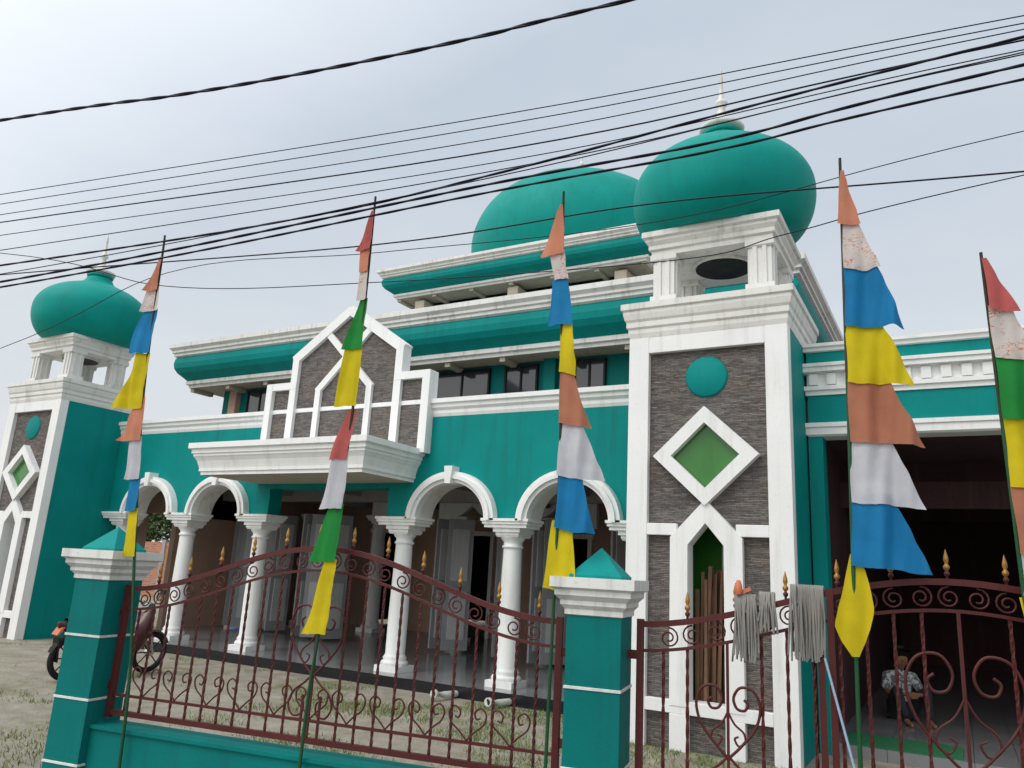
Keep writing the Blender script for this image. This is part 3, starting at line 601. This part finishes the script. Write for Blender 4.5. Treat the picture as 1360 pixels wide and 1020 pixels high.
# ---------------------------------------------------------------- sitting person
def skin(name,parent,verts,edges,radii,mat,root=0,lv=2):
    me=bpy.data.meshes.new(name); me.from_pydata(verts,edges,[]); o=bpy.data.objects.new(name,me); sc.collection.objects.link(o); o.parent=parent
    me.materials.append(M[mat]); o.modifiers.new('k','SKIN')
    for i,v in enumerate(me.skin_vertices[0].data):
        r=radii[i]; v.radius=(r,r) if not isinstance(r,tuple) else r; v.use_root=(i==root)
    s=o.modifiers.new('s','SUBSURF'); s.levels=lv; s.render_levels=lv; o.modifiers['k'].use_smooth_shade=True; return o
P=empty('seated_person',(-.80,12.2,.12),R(25)); 
skin('torso',P,[(0,0,.13),(0,.03,.26),(0,.04,.40),(0,.0,.53),(0,-.03,.60),(.17,-.01,.53),(-.17,-.01,.53),(.23,-.10,.36),(-.23,-.10,.36),(0,-.045,.635)],
 [(0,1),(1,2),(2,3),(3,4),(3,5),(3,6),(5,7),(6,8),(4,9)],[(.17,.13),(.15,.12),(.17,.12),(.14,.10),.06,.075,.075,.058,.058,.055],'shirt')
skin('legs',P,[(0,.0,.11),(.11,-.04,.11),(.19,-.36,.42),(.14,-.50,.08),(-.11,-.04,.11),(-.19,-.36,.42),(-.14,-.50,.08)],[(0,1),(1,2),(2,3),(0,4),(4,5),(5,6)],[.13,.10,.07,.045,.10,.07,.045],'trous')
for s in (1,-1):
    skin('forearm',P,[(s*.23,-.10,.37),(s*.19,-.25,.33),(s*.10,-.40,.36),(s*.04,-.43,.36)],[(0,1),(1,2),(2,3)],[.045,.04,.028,.03],'skin')
    hv=[(s*.06,-.42,.36)];he=[];hr=[.026]
    for k in range(5):
        l=(.05,.075,.08,.075,.06)[k]; z=.385-.015*k; i=len(hv)
        hv+= [(s*.02,-.435,z),(s*(.02-l*.5),-.445,z-.004),(s*(.02-l),-.435,z-.012)]; he+=[(0,i),(i,i+1),(i+1,i+2)]; hr+=[.010,.009,.008]
    skin('hand',P,hv,he,hr,'skin',lv=1)
    skin('foot',P,[(s*.14,-.49,.07),(s*.14,-.52,.035),(s*.14,-.62,.025),(s*.14,-.68,.02)],[(0,1),(1,2),(2,3)],[.04,.04,.032,.02],'skin')
skin('head',P,[(0,-.04,.62),(0,-.05,.70),(0,-.075,.76),(0,-.07,.82),(0,-.15,.725),(0,-.175,.752),(.082,-.06,.76),(-.082,-.06,.76)],[(0,1),(1,2),(2,3),(1,4),(2,5),(2,6),(2,7)],[.05,.06,(.078,.09),(.07,.08),.02,.012,.014,.014],'skin')
skin('hair',P,[(0,-.045,.80),(0,-.06,.845),(0,-.01,.76)],[(0,1),(0,2)],[(.10,.105),(.085,.09),(.09,.085)],'hair')
# ---------------------------------------------------------------- ground, road, grass
b=B(); b.add([(-400,-400,0),(400,-400,0),(400,600,0),(-400,600,0)],[(0,1,2,3)],'ground'); b.build('ground',fix=False)
b=B(); b.add([fw(-80,-8,.004),fw(80,-8,.004),fw(80,-1.2,.004),fw(-80,-1.2,.004)],[(0,1,2,3)],'asphalt'); b.build('road',fix=False)
b=B(); cnt=0
while cnt<18000:
    x=random.uniform(-15,-1.5); y=random.uniform(3.6,9.5)
    d=noise.noise(Vector((x*.8,y*.8,2)))+.5*noise.noise(Vector((x*2.6,y*2.6,5)))
    if d<random.uniform(-.05,.5)+(.35 if x<-8 else -.18 if x>-6.5 else 0): continue
    cnt+=1; h=random.uniform(.02,.06); a=random.uniform(0,6.28); w=.005; lx,ly=random.uniform(-.03,.03),random.uniform(-.03,.03)
    b.add([(x-w*math.cos(a),y-w*math.sin(a),0),(x+w*math.cos(a),y+w*math.sin(a),0),(x+lx,y+ly,h)],[(0,1,2)],'grass')
b.build('yard_grass',fix=False)
b=B(); b.box(-50,-16.5,20,20.15,0,2.1,'brick')
for x in range(-48,-17,3): b.box(x,x+.2,19.95,20.2,0,2.2,'conc')
b.build('brick_wall')
b=B(); b.lathe(-19.2,17.2,[(.28,0),(.29,.02),(.27,.3),(.29,.32),(.27,.34),(.27,.6),(.29,.62),(.27,.64),(.28,.88),(.26,.9)],'bluep',28); b.build('plastic_drum')
def tree(x,y,h,r,nl):
    root=empty('broadleaf_tree',(x,y,0)); b=B()
    b.tube(cat([(0,0,0),(.1,.05,h*.25),(-.05,.1,h*.5),(.05,0,h*.8)],5),[.22*(1-.04*i) for i in range(16)],'bark',10)
    cl=[]
    for i in range(9):
        a=i*2.4; rr=r*random.uniform(.45,.95); z=h*random.uniform(.5,1.0); c=Vector((rr*math.cos(a),rr*math.sin(a),z)); cl.append((c,r*random.uniform(.3,.5)))
        b.tube(cat([(0,.05,h*.35+.1*i/9*h),(c.x*.5,c.y*.5,(h*.4+z)/2),tuple(c)],4),[.09-.008*j for j in range(9)],'bark',6)
    b.build('trunk',root); b=B()
    for i in range(nl):
        c,q=random.choice(cl); d=Vector((random.gauss(0,1),random.gauss(0,1),random.gauss(0,.8))).normalized()*q*random.random()**.4
        p=c+d; s=random.uniform(.06,.14); u=Vector((random.gauss(0,1),random.gauss(0,1),random.gauss(0,.6))).normalized(); w=u.cross(Vector((random.gauss(0,1),random.gauss(0,1),random.gauss(0,1)))).normalized()
        b.add([p-u*s,p+w*s*.45,p+u*s,p-w*s*.45],[(0,1,2,3)],'leaf')
    b.build('crown',root,fix=False)
tree(-25,22.5,4.6,2.0,7000); tree(-31,22,5,2.4,7000); tree(-21,25,3.6,1.6,5000)
# ---------------------------------------------------------------- world & sun
w=bpy.data.worlds.new('World'); sc.world=w; w.use_nodes=True; nt=w.node_tree; bg=nt.nodes['Background']
sky=N(nt,'ShaderNodeTexSky'); sky.sky_type='NISHITA'; sky.sun_disc=False
EL,AZS=R(52),R(205)
sky.sun_elevation=EL; sky.sun_rotation=AZS; sky.air_density=1.5; sky.dust_density=3
tc=N(nt,'ShaderNodeTexCoord'); sp=N(nt,'ShaderNodeSeparateXYZ'); L(nt,tc.outputs['Generated'],sp.inputs[0])
grad=ramp(nt,sp.outputs[2],.0,.75,(8.0,8.3,8.6,1),(5.6,6.4,7.5,1))
mp=N(nt,'ShaderNodeMapping'); mp.inputs['Scale'].default_value=(1,1,2.6); L(nt,tc.outputs['Generated'],mp.inputs[0])
cn=noi(nt,mp.outputs[0],1.9,6,.55)
cl=mix(nt,1,grad,ramp(nt,cn,.3,.72,(.91,.93,.96,1),(1.07,1.06,1.03,1)),'MULTIPLY')
col=mix(nt,.92,sky.outputs[0],cl)
sd=Vector((math.sin(AZS)*math.cos(EL),math.cos(AZS)*math.cos(EL),math.sin(EL)))
dp=N(nt,'ShaderNodeVectorMath',operation='DOT_PRODUCT'); L(nt,tc.outputs['Generated'],dp.inputs[0]); dp.inputs[1].default_value=sd
gl=ramp(nt,dp.outputs['Value'],.2,1,(0,0,0,1),(12,11.5,10.8,1))
col=mix(nt,1,col,gl,'ADD')
L(nt,col,bg.inputs[0]); bg.inputs[1].default_value=.1
ld=bpy.data.lights.new('sun','SUN'); ld.energy=1.15; ld.angle=R(26); ld.color=(1,.96,.9); lo=bpy.data.objects.new('sun',ld); sc.collection.objects.link(lo)
lo.rotation_euler=(-sd).to_track_quat('-Z','Y').to_euler()
# ---------------------------------------------------------------- camera
rho,p,psi=R(3.2),R(13.65),R(30.2)
Rt=Vector((math.cos(psi),math.sin(psi),0)); H=Vector((-math.sin(psi),math.cos(psi),0)); Z=Vector((0,0,1))
fwd=H*math.cos(p)+Z*math.sin(p); U0=-H*math.sin(p)+Z*math.cos(p)
cr=Rt*math.cos(rho)+U0*math.sin(rho); cu=U0*math.cos(rho)-Rt*math.sin(rho)
cd=bpy.data.cameras.new('camera'); co=bpy.data.objects.new('camera',cd); sc.collection.objects.link(co)
co.matrix_world=Matrix(((cr.x,cu.x,-fwd.x,0),(cr.y,cu.y,-fwd.y,0),(cr.z,cu.z,-fwd.z,1.75),(0,0,0,1)))
cd.sensor_width=36; cd.lens=1021/1360*36; cd.clip_end=2000; cd.clip_start=.05
sc.camera=co
sc.view_settings.view_transform='Standard'; sc.view_settings.look='None'; sc.view_settings.exposure=0
